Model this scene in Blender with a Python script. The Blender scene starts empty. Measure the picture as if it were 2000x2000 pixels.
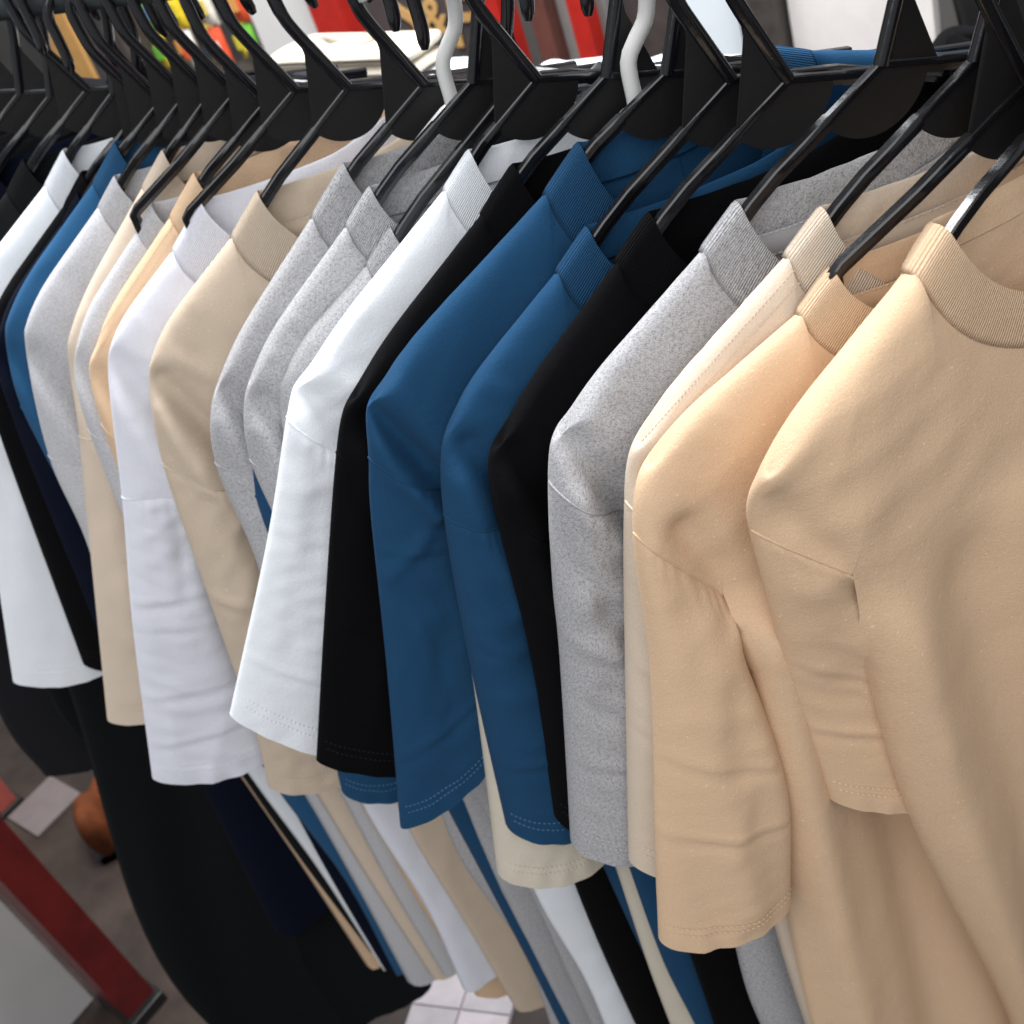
import bpy, bmesh, math, random
import numpy as np
from mathutils import Vector, Matrix, Euler

# ------------------------------------------------------------------ camera, world, light
S = bpy.context.scene
CAM_H = 1.75
def cam_axes(yaw, pitch, roll):
    F = np.array([-math.sin(yaw)*math.cos(pitch), math.cos(yaw)*math.cos(pitch), -math.sin(pitch)])
    R = np.array([math.cos(yaw), math.sin(yaw), 0.0]); U = np.cross(R, F)
    return math.cos(roll)*R+math.sin(roll)*U, -math.sin(roll)*R+math.cos(roll)*U, F
R_, U_, F_ = cam_axes(math.radians(49.0), math.radians(36.27), math.radians(-21.13))
cd = bpy.data.cameras.new("camera"); co = bpy.data.objects.new("camera", cd); S.collection.objects.link(co)
m = Matrix.Identity(4)
for i in range(3):
    m[i][0] = R_[i]; m[i][1] = U_[i]; m[i][2] = -F_[i]
m[2][3] = CAM_H
co.matrix_world = m
cd.sensor_width = 36; cd.lens = 36*1.2; cd.clip_start = 0.02; cd.clip_end = 200
cd.dof.use_dof = True; cd.dof.focus_distance = 0.66; cd.dof.aperture_fstop = 13.0
S.camera = co
S.render.resolution_x = 1024; S.render.resolution_y = 1024
S.view_settings.view_transform = 'Standard'; S.view_settings.look = 'None'
S.view_settings.exposure = 0.0; S.view_settings.gamma = 1.0

W = bpy.data.worlds.new("World"); S.world = W; W.use_nodes = True
bg = W.node_tree.nodes['Background']; bg.inputs[0].default_value = (0.93, 0.955, 1.0, 1); bg.inputs[1].default_value = 0.45

def area_light(name, loc, target, size, sizey, power, col):
    l = bpy.data.lights.new(name, 'AREA'); l.shape = 'RECTANGLE'; l.size = size; l.size_y = sizey; l.energy = power; l.color = col
    o = bpy.data.objects.new(name, l); S.collection.objects.link(o); o.location = loc
    o.rotation_euler = (Vector(target)-Vector(loc)).to_track_quat('-Z', 'Y').to_euler()
    return o
# daylight falling in through the open front of the stall, high above the rack
area_light("stall_daylight", (0.40, -1.1, 2.9), (-0.45, 0.45, 1.25), 3.0, 2.2, 52, (0.985, 0.99, 1.0))
# added fill lamp, no visible source, brightens the boards behind the rack
area_light("rear_fill_light", (-1.2, 1.15, 3.3), (-1.3, 2.0, 1.0), 2.4, .9, 165, (0.97, 0.98, 1.0))

area_light("rear_gloss_light", (-0.9, 2.5, 3.3), (-0.6, 0.5, 1.5), 2.6, .8, 42, (0.95, 0.975, 1.0))  # added lamp, puts highlights on the hanger arms and rims on the shoulders

# ------------------------------------------------------------------ helpers
COL = S.collection
rng = np.random.RandomState(7)
def new_obj(name, mesh, parent=None):
    o = bpy.data.objects.new(name, mesh); COL.objects.link(o)
    if parent is not None: o.parent = parent
    return o
def empty(name, loc, rz=0.0):
    o = bpy.data.objects.new(name, None); COL.objects.link(o); o.location = loc; o.rotation_euler = (0, 0, rz)
    o.empty_display_size = 0.03
    return o
def tag(o, label=None, cat=None, group=None, kind=None):
    if label: o["label"] = label
    if cat: o["category"] = cat
    if group: o["group"] = group
    if kind: o["kind"] = kind
    return o
class MB:
    """collects quads, with an optional uv per vertex"""
    def __init__(s): s.v = []; s.f = []; s.uv = []
    def add(s, verts, faces, uvs=None):
        k = len(s.v); s.v += [tuple(map(float, p)) for p in verts]
        s.uv += ([tuple(map(float, q)) for q in uvs] if uvs is not None else [(0.0, 0.0)]*len(verts))
        s.f += [tuple(i+k for i in f) for f in faces]
    def grid(s, P, UV=None, closed=False, flip=False):
        n, mm = P.shape[:2]
        f = []
        cols = mm if closed else mm-1
        for i in range(n-1):
            for j in range(cols):
                a = i*mm+j; b = i*mm+(j+1) % mm; c = (i+1)*mm+(j+1) % mm; d = (i+1)*mm+j
                f.append((a, d, c, b) if flip else (a, b, c, d))
        s.add(P.reshape(-1, 3), f, UV.reshape(-1, 2) if UV is not None else None)
    def box(s, c, h, rot=None):
        c = Vector(c); pts = []
        for x in (-1, 1):
            for y in (-1, 1):
                for z in (-1, 1):
                    q = Vector((x*h[0], y*h[1], z*h[2]))
                    if rot is not None: q = rot @ q
                    pts.append(c+q)
        s.add(pts, [(0, 1, 3, 2), (4, 6, 7, 5), (0, 4, 5, 1), (2, 3, 7, 6), (0, 2, 6, 4), (1, 5, 7, 3)])
    def tube(s, path, rad, n=10, ell=None, cap=True, ref=(0, 1, 0)):
        path = [np.array(p, float) for p in path]; L = len(path)
        rad = [rad]*L if np.isscalar(rad) else rad
        P = np.zeros((L, n, 3))
        refv = np.array(ref, float)
        for i in range(L):
            t = path[min(i+1, L-1)]-path[max(i-1, 0)]; t /= np.linalg.norm(t)+1e-9
            b = refv - t*(refv@t)
            if np.linalg.norm(b) < 1e-4: b = np.array([1., 0, 0])-t*t[0]
            b /= np.linalg.norm(b); c = np.cross(t, b)
            ex = 1.0 if ell is None else ell
            for k in range(n):
                a = 2*math.pi*k/n
                P[i, k] = path[i]+rad[i]*(math.cos(a)*b*ex+math.sin(a)*c)
        k0 = len(s.v)
        s.grid(P, closed=True)
        if cap:
            s.f.append(tuple(k0+k for k in range(n))[::-1]); s.f.append(tuple(k0+(L-1)*n+k for k in range(n)))
    def build(s, name, mat, parent=None, smooth=True, weld=0.0, bevel=0.0, autosm=None):
        me = bpy.data.meshes.new(name); me.from_pydata(s.v, [], s.f)
        uvl = me.uv_layers.new(name="uv")
        li = np.zeros(len(me.loops), dtype=np.int32); me.loops.foreach_get("vertex_index", li)
        uvl.data.foreach_set("uv", np.array(s.uv, dtype=np.float32)[li].ravel())
        if weld > 0:
            bm = bmesh.new(); bm.from_mesh(me); bmesh.ops.remove_doubles(bm, verts=bm.verts, dist=weld)
            bm.to_mesh(me); bm.free()
        me.materials.append(mat)
        if smooth: me.shade_smooth()
        o = new_obj(name, me, parent)
        if autosm is not None:
            try: me.set_sharp_from_angle(angle=math.radians(autosm))
            except Exception: pass
        if bevel > 0:
            b = o.modifiers.new("bevel", 'BEVEL'); b.width = bevel; b.segments = 2; b.limit_method = 'ANGLE'
        return o
def catmull(pts, n):
    pts = [np.array(p, float) for p in pts]
    if len(pts) == 2: return np.array([pts[0]+(pts[1]-pts[0])*t for t in np.linspace(0, 1, n)])
    P = [2*pts[0]-pts[1]]+pts+[2*pts[-1]-pts[-2]]
    seg = [np.linalg.norm(pts[i+1]-pts[i]) for i in range(len(pts)-1)]; cum = np.concatenate([[0], np.cumsum(seg)])
    out = []
    for s in np.linspace(0, cum[-1], n):
        i = min(np.searchsorted(cum, s, 'right')-1, len(pts)-2); t = (s-cum[i])/(seg[i]+1e-9)
        p0, p1, p2, p3 = P[i:i+4]
        out.append(.5*((2*p1)+(-p0+p2)*t+(2*p0-5*p1+4*p2-p3)*t*t+(-p0+3*p1-3*p2+p3)*t**3))
    return np.array(out)

# ------------------------------------------------------------------ materials
def nodes(name):
    m = bpy.data.materials.new(name); m.use_nodes = True; nt = m.node_tree
    return m, nt, nt.nodes['Principled BSDF']
def N(nt, t, **k):
    n = nt.nodes.new(t)
    for a, b in k.items(): setattr(n, a, b)
    return n
def math_n(nt, op, a, b=None):
    n = N(nt, 'ShaderNodeMath', operation=op)
    for i, x in enumerate((a, b)):
        if x is None: continue
        if isinstance(x, (int, float)): n.inputs[i].default_value = x
        else: nt.links.new(x, n.inputs[i])
    return n.outputs[0]
def mixc(nt, fac, a, b, blend='MIX'):
    n = N(nt, 'ShaderNodeMix', data_type='RGBA', blend_type=blend)
    for idx, x in ((0, fac), (6, a), (7, b)):
        if isinstance(x, (int, float)): n.inputs[idx].default_value = x
        elif isinstance(x, (tuple, list)): n.inputs[idx].default_value = tuple(x)+(1,) if len(x) == 3 else x
        else: nt.links.new(x, n.inputs[idx])
    return n.outputs[2]
def ramp(nt, fac, stops):
    r = N(nt, 'ShaderNodeValToRGB'); e = r.color_ramp.elements
    while len(e) < len(stops): e.new(0.5)
    for el, (p, c) in zip(e, stops): el.position = p; el.color = tuple(c)+(1,)
    nt.links.new(fac, r.inputs[0]); return r.outputs[0]
def noise(nt, vec, scale, detail=2, rough=.5):
    n = N(nt, 'ShaderNodeTexNoise'); n.inputs['Scale'].default_value = scale; n.inputs['Detail'].default_value = detail; n.inputs['Roughness'].default_value = rough
    nt.links.new(vec, n.inputs['Vector']); return n.outputs[0]
def fabric(name, col, heather=None, rib=False, knit=1.0, sheen=.25, fleck=0.0):
    m, nt, p = nodes(name); L = nt.links
    uv = N(nt, 'ShaderNodeUVMap'); uv.uv_map = 'uv'
    tc = N(nt, 'ShaderNodeTexCoord')
    mp = N(nt, 'ShaderNodeMapping'); L.new(uv.outputs[0], mp.inputs[0])
    # fine uneven yarn tone
    yarn = noise(nt, uv.outputs[0], 900, 2)
    soft = noise(nt, tc.outputs['Object'], 14, 3)
    v = math_n(nt, 'MULTIPLY_ADD', yarn, .32); nt.nodes[-1].inputs[2].default_value = .84
    v2 = math_n(nt, 'MULTIPLY_ADD', soft, .05); nt.nodes[-1].inputs[2].default_value = .975
    base = mixc(nt, 1.0, col, mixc(nt, 1.0, v, v2, 'MULTIPLY'), 'MULTIPLY')
    if heather:
        mp2 = N(nt, 'ShaderNodeMapping'); mp2.inputs['Scale'].default_value = (900, 1700, 1); mp2.inputs['Rotation'].default_value = (0, 0, .2)
        L.new(uv.outputs[0], mp2.inputs[0])
        h1 = noise(nt, mp2.outputs[0], 1.0, 3, .6)
        h2 = noise(nt, uv.outputs[0], 420, 3, .6)
        hh = math_n(nt, 'ADD', math_n(nt, 'MULTIPLY', h1, .65), math_n(nt, 'MULTIPLY', h2, .35))
        fac = ramp(nt, hh, [(.36, (1, 1, 1)), (.55, (0, 0, 0))])
        base = mixc(nt, fac, base, heather)
    if fleck > 0:
        fl = noise(nt, uv.outputs[0], 330, 1)
        ff = ramp(nt, fl, [(.70, (0, 0, 0)), (.76, (fleck, fleck, fleck))])
        base = mixc(nt, ff, base, tuple(min(1, c*1.35+.05) for c in col))
    L.new(base, p.inputs['Base Color'])
    p.inputs['Roughness'].default_value = .92
    p.inputs['Specular IOR Level'].default_value = .06+.14*min(1, max(col)*3)
    p.inputs['Sheen Weight'].default_value = sheen; p.inputs['Sheen Roughness'].default_value = .45
    p.inputs['Sheen Tint'].default_value = tuple(min(1, .4+.6*c) for c in col)+(1,)
    sx = N(nt, 'ShaderNodeSeparateXYZ'); L.new(uv.outputs[0], sx.inputs[0])
    if rib:
        wv = math_n(nt, 'SINE', math_n(nt, 'MULTIPLY', sx.outputs[0], 2*math.pi/.0017))
        hgt = math_n(nt, 'ADD', math_n(nt, 'MULTIPLY', wv, .5), math_n(nt, 'MULTIPLY', yarn, .5)); dist = .0006
    else:
        # short fuzz over a fine stocking stitch
        fz = noise(nt, uv.outputs[0], 700, 3, .75); f2 = noise(nt, uv.outputs[0], 230, 3, .6)
        hgt = math_n(nt, 'ADD', math_n(nt, 'MULTIPLY', fz, .6), math_n(nt, 'MULTIPLY', f2, .30)); dist = .0013*knit
    b = N(nt, 'ShaderNodeBump'); b.inputs['Strength'].default_value = 1.0 if rib else .55; b.inputs['Distance'].default_value = dist
    L.new(hgt, b.inputs['Height'])
    # soft handling wrinkles
    wr = noise(nt, tc.outputs['Object'], 38, 3, .55)
    b2 = N(nt, 'ShaderNodeBump'); b2.inputs['Strength'].default_value = .22; b2.inputs['Distance'].default_value = .004
    L.new(wr, b2.inputs['Height']); L.new(b.outputs[0], b2.inputs['Normal'])
    L.new(b2.outputs[0], p.inputs['Normal'])
    return m
def plain(name, col, rough=.5, spec=.5, metal=0, bump=0, bscale=60, var=0.0, coat=0):
    m, nt, p = nodes(name); L = nt.links
    p.inputs['Roughness'].default_value = rough; p.inputs['Metallic'].default_value = metal
    p.inputs['Specular IOR Level'].default_value = spec; p.inputs['Coat Weight'].default_value = coat
    tc = N(nt, 'ShaderNodeTexCoord')
    if var > 0:
        f = noise(nt, tc.outputs['Object'], bscale*.5, 4, .6)
        c = ramp(nt, f, [(.3, tuple(x*(1-var) for x in col)), (.7, tuple(min(1, x*(1+var)) for x in col))]); L.new(c, p.inputs['Base Color'])
    else: p.inputs['Base Color'].default_value = tuple(col)+(1,)
    if bump > 0:
        f = noise(nt, tc.outputs['Object'], bscale, 4, .6)
        b = N(nt, 'ShaderNodeBump'); b.inputs['Strength'].default_value = .4; b.inputs['Distance'].default_value = bump
        L.new(f, b.inputs['Height']); L.new(b.outputs[0], p.inputs['Normal'])
    return m
PAL = {  # base colours (linear)
 'tan': (.67, .47, .305), 'beige': (.56, .455, .35), 'cream': (.62, .56, .46), 'palebeige': (.64, .53, .42),
 'blue': (.0125, .056, .125), 'black': (.0030, .0030, .0036), 'white': (.80, .83, .87), 'lilac': (.72, .73, .80),
 'grey': (.46, .455, .465), 'greyl': (.56, .56, .58), 'navy': (.0035, .0055, .014), 'charcoal': (.0075, .0085, .009), 'slate': (.014, .014, .017), 'sky': (.020, .085, .185)}
HEA = {'grey': (.175, .175, .185), 'greyl': (.33, .33, .35)}
MAT = {}
for k, c in PAL.items():
    MAT[k] = fabric('cotton_'+k, c, HEA.get(k), sheen=min(.10, .02+.2*max(c)), fleck=.5 if k in ('tan', 'beige') else 0)
    MAT[k+'_rib'] = fabric('rib_'+k, c, HEA.get(k), rib=True, sheen=min(.10, .02+.2*max(c)))
    MAT[k+'_thread'] = plain('thread_'+k, tuple(min(.85, x*1.06+.004) for x in c), .8, .2)
MAT['blue_thread'] = plain('thread_pale_blue', (.06, .15, .29), .7, .2)
M_PLASTIC = plain('black_plastic', (.006, .006, .0075), .17, .65, bump=.0003, bscale=180)
M_PLASTIC2 = plain('black_plastic_face', (.006, .0058, .006), .48, .35, bump=.0004, bscale=220)
M_WHITEPL = plain('white_plastic', (.66, .66, .64), .35, .5)
M_RAIL = plain('painted_rail', (.030, .036, .038), .45, .5, bump=.0006, bscale=90, var=.25)

# ------------------------------------------------------------------ the shirts
D_RAIL = .557; Z0 = CAM_H-.243
HY = -37.0
def frame(X, dz=0.0, hy=HY, y=0.0):
    a = math.radians(hy); U = (math.sin(a), -math.cos(a))
    return (X, D_RAIL+y, Z0+dz), math.atan2(U[1], U[0])
def prof(x): x = np.clip(x, 0, 1); return np.sqrt(np.maximum(0, 1-(1-x)**2))
def ridge(x): return np.tanh(1.3*np.sqrt(np.maximum(x, 0)))
def sstep(x): x = np.clip(x, 0, 1); return x*x*(3-2*x)
def segdist(u, v, a):
    u0, v0, u1, v1 = a[:4]; du, dv = u1-u0, v1-v0; L2 = du*du+dv*dv+1e-12
    t = ((u-u0)*du+(v-v0)*dv)/L2; tc = np.clip(t, 0, 1)
    dd = np.hypot(u-(u0+tc*du), v-(v0+tc*dv)); return dd, t
def wrinkle(u, v, seed, amp):
    r = np.random.RandomState(seed); out = np.zeros_like(u)
    for k in range(9):                       # broad drape
        fr = r.uniform(12, 42); an = r.normal(0, .75); ph = r.uniform(0, 6.28)
        warp = .02*np.sin(9*v+r.uniform(0, 6))+.012*np.sin(23*u+r.uniform(0, 6))
        out += np.sin(fr*((u+warp)*math.cos(an)+v*math.sin(an)*.55)*2+ph)/fr*9
    for k in range(10):                      # handling creases, patchy
        fr = r.uniform(70, 190); an = r.uniform(-1.6, 1.6); ph = r.uniform(0, 6.28)
        wx = .010*np.sin(31*v+r.uniform(0, 6))+.008*np.sin(47*u+r.uniform(0, 6))
        patch = np.maximum(0, np.sin(17*u+r.uniform(0, 6))*np.sin(11*v+r.uniform(0, 6)))
        x = np.sin(fr*((u+wx)*math.cos(an)+(v+wx)*math.sin(an))+ph)
        out += patch*(1-np.abs(x))*60/fr*3.8
    return amp*out/9
def polyat(pts, n): return catmull(pts, n)
TILT = .27
def far_lift(u):   # every hanger hangs tipped towards the aisle, so the far half rides higher
    return TILT*(np.sqrt(np.minimum(np.abs(u), .205)**2+.02**2)-.02)

def shirt(name, label, col, X, dz=0.0, hy=HY, K=(.205, .115), cs=(.108, .056), nk=.085, seam=(.23, .175), A=(.195, .215),
          outer=None, hem=(.29, .45), hem_in=None, edge=None, length=1.02, Tb=.0135, Ts=.018, folds=(), wsl=0.0, wbd=0.0,
          neck_drop=.075, seed=1, group=None, tape=False, wr=.0020, sag=0.0, fine=True, cat="t-shirt", stitch=True, swing=0.0, backdrop=.013, lean=0.0, ntape=False, tuck=0.0, drape=1.0):
    loc, rz = frame(X, dz, hy)
    T = empty(name, loc, rz); tag(T, label, cat, group)
    rs = np.random.RandomState(seed)
    if hem_in is None:
        ax = np.array(hem)-np.array(K); ax /= np.linalg.norm(ax); per = np.array([-ax[1], ax[0]])
        hem_in = np.array(hem)+per*.105; hem_in[0] = max(hem_in[0], .203)
    jr = np.random.RandomState(seed+900)
    if edge is None:
        jj = jr.uniform(-.006, .006, 5); edge = [(.204+jj[0]*.3, .36), (.205+jj[1], .52), (.206+jj[2], .70), (.203+jj[3], .5*(.7+length)), (.204+jj[4], length)]
        if lean == 0: lean = jr.uniform(-.006, .022)
        if wbd == 0: wbd = jr.uniform(-.006, .006)
    nS = 36 if fine else 18; nT = 30 if fine else 14; nL = 72 if fine else 30; nB = 26 if fine else 14; nD = 44 if fine else 22
    R0 = .026
    # ---- shared curves (near side); the far side is the mirrored default
    def side_pts(far):
        if far: return dict(K=(.205, .115), cs=cs, seam=(.23, .175), A=(.195, .215), outer=[], hem=(.27, .46), hem_in=(.19, .49), edge=[(min(.203, edge[0][0]), .45), (min(.204, edge[-1][0]), .65), (min(.202, edge[-1][0]), max(edge[-1][1], .8))])
        return dict(K=K, cs=cs, seam=seam, A=A, outer=list(outer or []), hem=hem, hem_in=tuple(hem_in), edge=edge)
    def shoulder_pt(q, f):       # point on the shoulder ridge between collar seam and corner
        a = np.array(q['cs']); b = np.array(q['K']); p = a+(b-a)*f; p[1] += sag*4*f*(1-f)*.02; return p
    body = MB()
    auto = []
    for k in range(5):
        f0 = rs.uniform(.1, .9); f1 = f0+rs.uniform(-.25, .25); t0 = rs.uniform(-.1, .55); t1 = t0+rs.uniform(.15, .45)
        def sp(f, t): a_ = np.array(A)*(1-f)+np.array(seam)*f; b_ = np.array(hem_in)*(1-f)+np.array(hem)*f; return a_*(1-t)+b_*t
        p0, p1 = sp(f0, t0), sp(f1, t1); auto.append((p0[0], p0[1], p1[0], p1[1], rs.uniform(.007, .015), rs.uniform(.0007, .0019)*rs.choice([-1, 1])))
    for k in range(2):                       # pressed fold lines left from the packing
        t_ = rs.uniform(.18, .5)+.35*k; dt = rs.uniform(-.05, .05); p0, p1 = sp(-.05, t_), sp(1.05, t_+dt); am = rs.uniform(.0009, .0017)
        auto.append((p0[0], p0[1], p1[0], p1[1], .0032, am)); auto.append((p0[0], p0[1]+.006, p1[0], p1[1]+.006, .0038, -am*.8))
    for k in range(3):
        p0 = np.array(cs)+(np.array(K)-np.array(cs))*rs.uniform(.05, .8)+np.array([0, .02]); p1 = p0+np.array([rs.uniform(-.05, .03), rs.uniform(.04, .10)])
        auto.append((p0[0], p0[1], p1[0], p1[1], rs.uniform(.008, .015), rs.uniform(.0006, .0016)*rs.choice([-1, 1])))
    folds = list(folds)+auto
    def foldw(u, v):
        w = np.zeros_like(u)
        for fo in folds:
            dd, t = segdist(u, v, fo); wd, am = fo[4], fo[5]
            w += am*np.exp(-(dd/wd)**2)
        return w
    sleeves = []
    for far in (False, True):
        q = side_pts(far); sg = -1 if far else 1
        nS_, nT_, nL_ = (nS, nT, nL) if not far else (12, nT, 14)
        Tpt = shoulder_pt(q, .45); Aa = np.array(q['A'])
        tt = (np.linspace(0, 1, nT_+1))**1.7
        # shoulder part of the sleeve patch
        th = np.linspace(0, math.pi, nS_+1); sig = (1-np.cos(th))/2
        Co = polyat([q['K'], q['seam']], nT_+1)
        Kx = np.array(q['K']); Sx = np.array(q['seam'])
        hemo = [q['seam']]+q['outer']+[q['hem']]
        CoL = polyat([q['K']]+hemo, 200)
        # split at the seam
        cut = np.argmin(np.hypot(CoL[:, 0]-Sx[0], CoL[:, 1]-Sx[1]))
        up = CoL[:cut+1]; lo = CoL[cut:]
        def at(c, t): x = t*(len(c)-1); i = np.minimum(x.astype(int), len(c)-2); fr = (x-i)[:, None]; return c[i]*(1-fr)+c[i+1]*fr
        Cout = at(up, tt); Cin = Tpt+(Aa-Tpt)*tt[:, None]
        g = Cin[:, None, :]*(1-sig[None, :, None])+Cout[:, None, :]*sig[None, :, None]
        # rounded corner
        cc = (sig[None, :]**3)*((1-tt[:, None])**5)
        cdir = (Aa-Kx)/np.linalg.norm(Aa-Kx)
        g = g+cc[..., None]*cdir*.010
        u, v = g[..., 0], g[..., 1]
        width = np.linalg.norm(Cout-Cin, axis=1)[:, None]
        dtop = (tt[:, None])*np.linalg.norm(Aa-Tpt)*np.ones_like(u)
        dout = (1-sig[None, :])*width
        w0 = ridge(dtop/R0)*ridge(dout/(R0*1.25))/ridge(width/(R0*1.25))
        thick = Tb+(Ts-Tb)*sstep(tt[:, None])*sstep(sig[None, :]*1.4)
        offs = wsl*sstep(tt[:, None]*1.0)*sstep(sig[None, :])*.5
        thick = thick+.0006*np.exp(-((1-tt[:, None])*.12/.010)**2)*(1-np.exp(-((1-tt[:, None])*.12/.004)**2))
        def emit(mb, u, v, w0, thick, offs, fold_on, uo, flip=False):
            for fb in (1, -1):
                fw = (foldw(u, v) if (not far) else 0*u)*(1 if fb > 0 else .35)
                ww = wrinkle(u, v, seed*13+(0 if fb > 0 else 5)+(50 if far else 0), wr*2.6)
                w = fb*w0*thick+offs+(fw+ww)*np.minimum(w0, 1)
                P = np.stack([sg*u, w, -v+(far_lift(u) if far else 0)], -1)
                UV = np.stack([(u-.6*w0*thick)*sg+uo+fb*.7, v+w0*thick], -1)
                mb.grid(P, UV, flip=(fb < 0))
        emit(body, u, v, w0, thick, offs, True, 0)
        # ---- sleeve below the seam
        sl = MB()
        t2 = np.linspace(0, 1, nL_+1)
        Co2 = at(lo, t2)
        inn = np.array([Aa, Aa*.45+np.array(q['hem_in'])*.55+np.array([.004+(0 if far else tuck), 0]), np.array(q['hem_in'])])
        Ci2 = polyat(inn, nL_+1)
        # sleeve mouth droops between its two ends
        g2 = Ci2[:, None, :]*(1-sig[None, :, None])+Co2[:, None, :]*sig[None, :, None]
        u2, v2 = g2[..., 0], g2[..., 1]
        v2 = v2+.006*np.sin(math.pi*sig)[None, :]*t2[:, None]**2
        wd2 = np.linalg.norm(Co2-Ci2, axis=1)[:, None]
        ph = sstep(t2*5.0)[:, None]
        din = sig[None, :]*wd2; dou = (1-sig[None, :])*wd2
        pin = 1-ph*(1-prof(din/(wd2*.5))); pou = (1-ph)*ridge(dou/(R0*1.25))/ridge(wd2/(R0*1.25))+ph*prof(dou/(wd2*.5))
        w02 = pin*pou
        th2 = Tb+(Ts-Tb)*sstep(sig[None, :]*1.4)*(1-ph)+ph*(Ts*(1+.25*t2[:, None])-Tb)
        of2 = wsl*(.5*sstep(sig[None, :])+ (1-.5*sstep(sig[None, :]))*sstep(t2[:, None]*1.5))+swing*t2[:, None]**1.5
        # the overlocked seam stands slightly proud
        sm_ = t2[:, None]*np.linalg.norm(Co2[-1]-Co2[0]); bump = -.0011*np.exp(-(sm_/.003)**2)+.0012*(1-np.exp(-(sm_/.005)**2))*np.exp(-(sm_/.013)**2)
        slen = np.linalg.norm(Co2[-1]-Co2[0]); pk_ = np.sin(sig[None, :]*(38+seed % 7)+2*np.sin(sig[None, :]*9+seed))
        bump = bump+.0007*pk_*np.exp(-(sm_/.016)**2)*(1-np.exp(-(sm_/.004)**2))
        hb = slen-sm_
        bump = bump+.0008*sstep((.026-hb)/.004)-.0007*np.exp(-((hb-.0205)/.004)**2)+.0006*np.sin(sig[None, :]*29+seed)*sstep((.035-hb)/.03)
        emit(sl, u2, v2, w02, th2+bump, of2, True, 0)
        # turned hem: inside face going back up
        fold_in = MB()
        for fb in (1, -1):
            rows = []
            for k, (f_, ins) in enumerate(((1.0, .0003), (1.0, .0012), (.985, .0016), (.93, .0016))):
                j = f_*nL_; i0 = min(int(j), nL_-1); fr = j-i0
                uu = u2[i0]*(1-fr)+u2[i0+1]*fr; vv = v2[i0]*(1-fr)+v2[i0+1]*fr; w_ = w02[i0]*(1-fr)+w02[i0+1]*fr; tk = (th2+bump)[i0]*(1-fr)+(th2+bump)[i0+1]*fr
                of = of2[i0]*(1-fr)+of2[i0+1]*fr
                fw = (foldw(uu, vv) if not far else 0*uu)*(1 if fb > 0 else .35); wwk = wrinkle(uu, vv, seed*13+(0 if fb > 0 else 5)+(50 if far else 0), wr*2.6)
                rows.append(np.stack([sg*(uu), fb*np.maximum(w_*tk-ins, 0)+of+(fw+wwk)*np.minimum(w_, 1), -vv+(far_lift(uu) if far else 0)], -1))
            sl.grid(np.array(rows), np.stack([np.array([r[:, 0] for r in rows]), np.array([-r[:, 2] for r in rows])], -1), flip=(fb > 0))
        so = sl.build('sleeve', MAT[col], T, weld=2e-5)
        if not far:                          # overlocked armhole seam, a thin raised cord
            kk = slice(1, nS_+1); w_s = (w02[0]*(th2+bump)[0]+(of2*np.ones_like(u2))[0]+(foldw(u2[0], v2[0])+wrinkle(u2[0], v2[0], seed*13, wr*2.6))*np.minimum(w02[0], 1))
            cord = MB(); cord.tube(list(np.stack([u2[0], w_s+.0003, -v2[0]], -1)[kk]), .0008, n=6); cord.uv = [(p[0]*3, p[2]*3) for p in cord.v]; cord.build('armhole_seam', MAT[col], so)
        if stitch and not far:
            st = MB()
            # two rows of twin-needle stitching round the hem, front face
            dense = np.linspace(.03, .97, 400)
            for off in (.024, .0175):
                tl = 1-off/max(1e-3, np.linalg.norm(Co2[-1]-Co2[0]))
                j = tl*nL_; i0 = int(j); fr = j-i0
                row = lambda M_: np.interp(dense, sig, (M_[i0]*(1-fr)+M_[i0+1]*fr)*np.ones(nS_+1))
                uu = row(u2); vv = row(v2); w_ = row(w02); tk = row(th2+(bump+.0006)*np.ones_like(u2)); of = row(of2*np.ones_like(u2))
                w = w_*tk+of+(foldw(uu, vv)+wrinkle(uu, vv, seed*13, wr*2.6))*np.minimum(w_, 1)
                P = np.stack([uu, w, -vv], -1)
                dl = np.concatenate([[0], np.cumsum(np.linalg.norm(np.diff(P, axis=0), axis=1))])
                sp = .0036; nst = int(dl[-1]/sp)
                for k in range(nst):
                    a = np.array([np.interp(k*sp, dl, P[:, c]) for c in range(3)]); b = np.array([np.interp(k*sp+sp*.62, dl, P[:, c]) for c in range(3)])
                    dirn = b-a; nrm = np.array([.25*(1 if a[0] > .5*(uu[0]+uu[-1]) else -1), 1, 0]); nrm /= np.linalg.norm(nrm)
                    side = np.cross(dirn, nrm); side /= np.linalg.norm(side)+1e-9; side *= .00055
                    o_ = nrm*.0007
                    st.add([a+side+o_*.3, a-side+o_*.3, b-side+o_*.3, b+side+o_*.3, (a+b)/2+o_*1.5], [(0, 1, 4), (1, 2, 4), (2, 3, 4), (3, 0, 4)])
            if st.v: st.build('hem_stitching', MAT[col+'_thread'], so)
        # ---- body, from neck to the armpit column
        phn = np.linspace(math.pi/2, 0, nB-5); top = []; dn = []
        na = q['cs'][0]
        for fb in (1, -1):
            top = []; dnk = []
            for p in phn:
                dv = neck_drop+.012 if fb > 0 else backdrop
                top.append((na*math.cos(p), q['cs'][1]+dv*math.sin(p)**1.15)); dnk.append(R0*math.sin(p))
            for f in np.linspace(0, .45, 7)[1:]:
                top.append(tuple(shoulder_pt(q, f))); dnk.append(0.0)
            top = np.array(top); dnk = np.array(dnk); nc = len(top)
            botu = np.linspace(0, Aa[0], nc); bot = np.stack([botu, np.full(nc, Aa[1])+.02*(1-np.linspace(0, 1, nc))**2], -1)
            g = top[None]*(1-tt[:, None, None])+bot[None]*tt[:, None, None]
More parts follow.
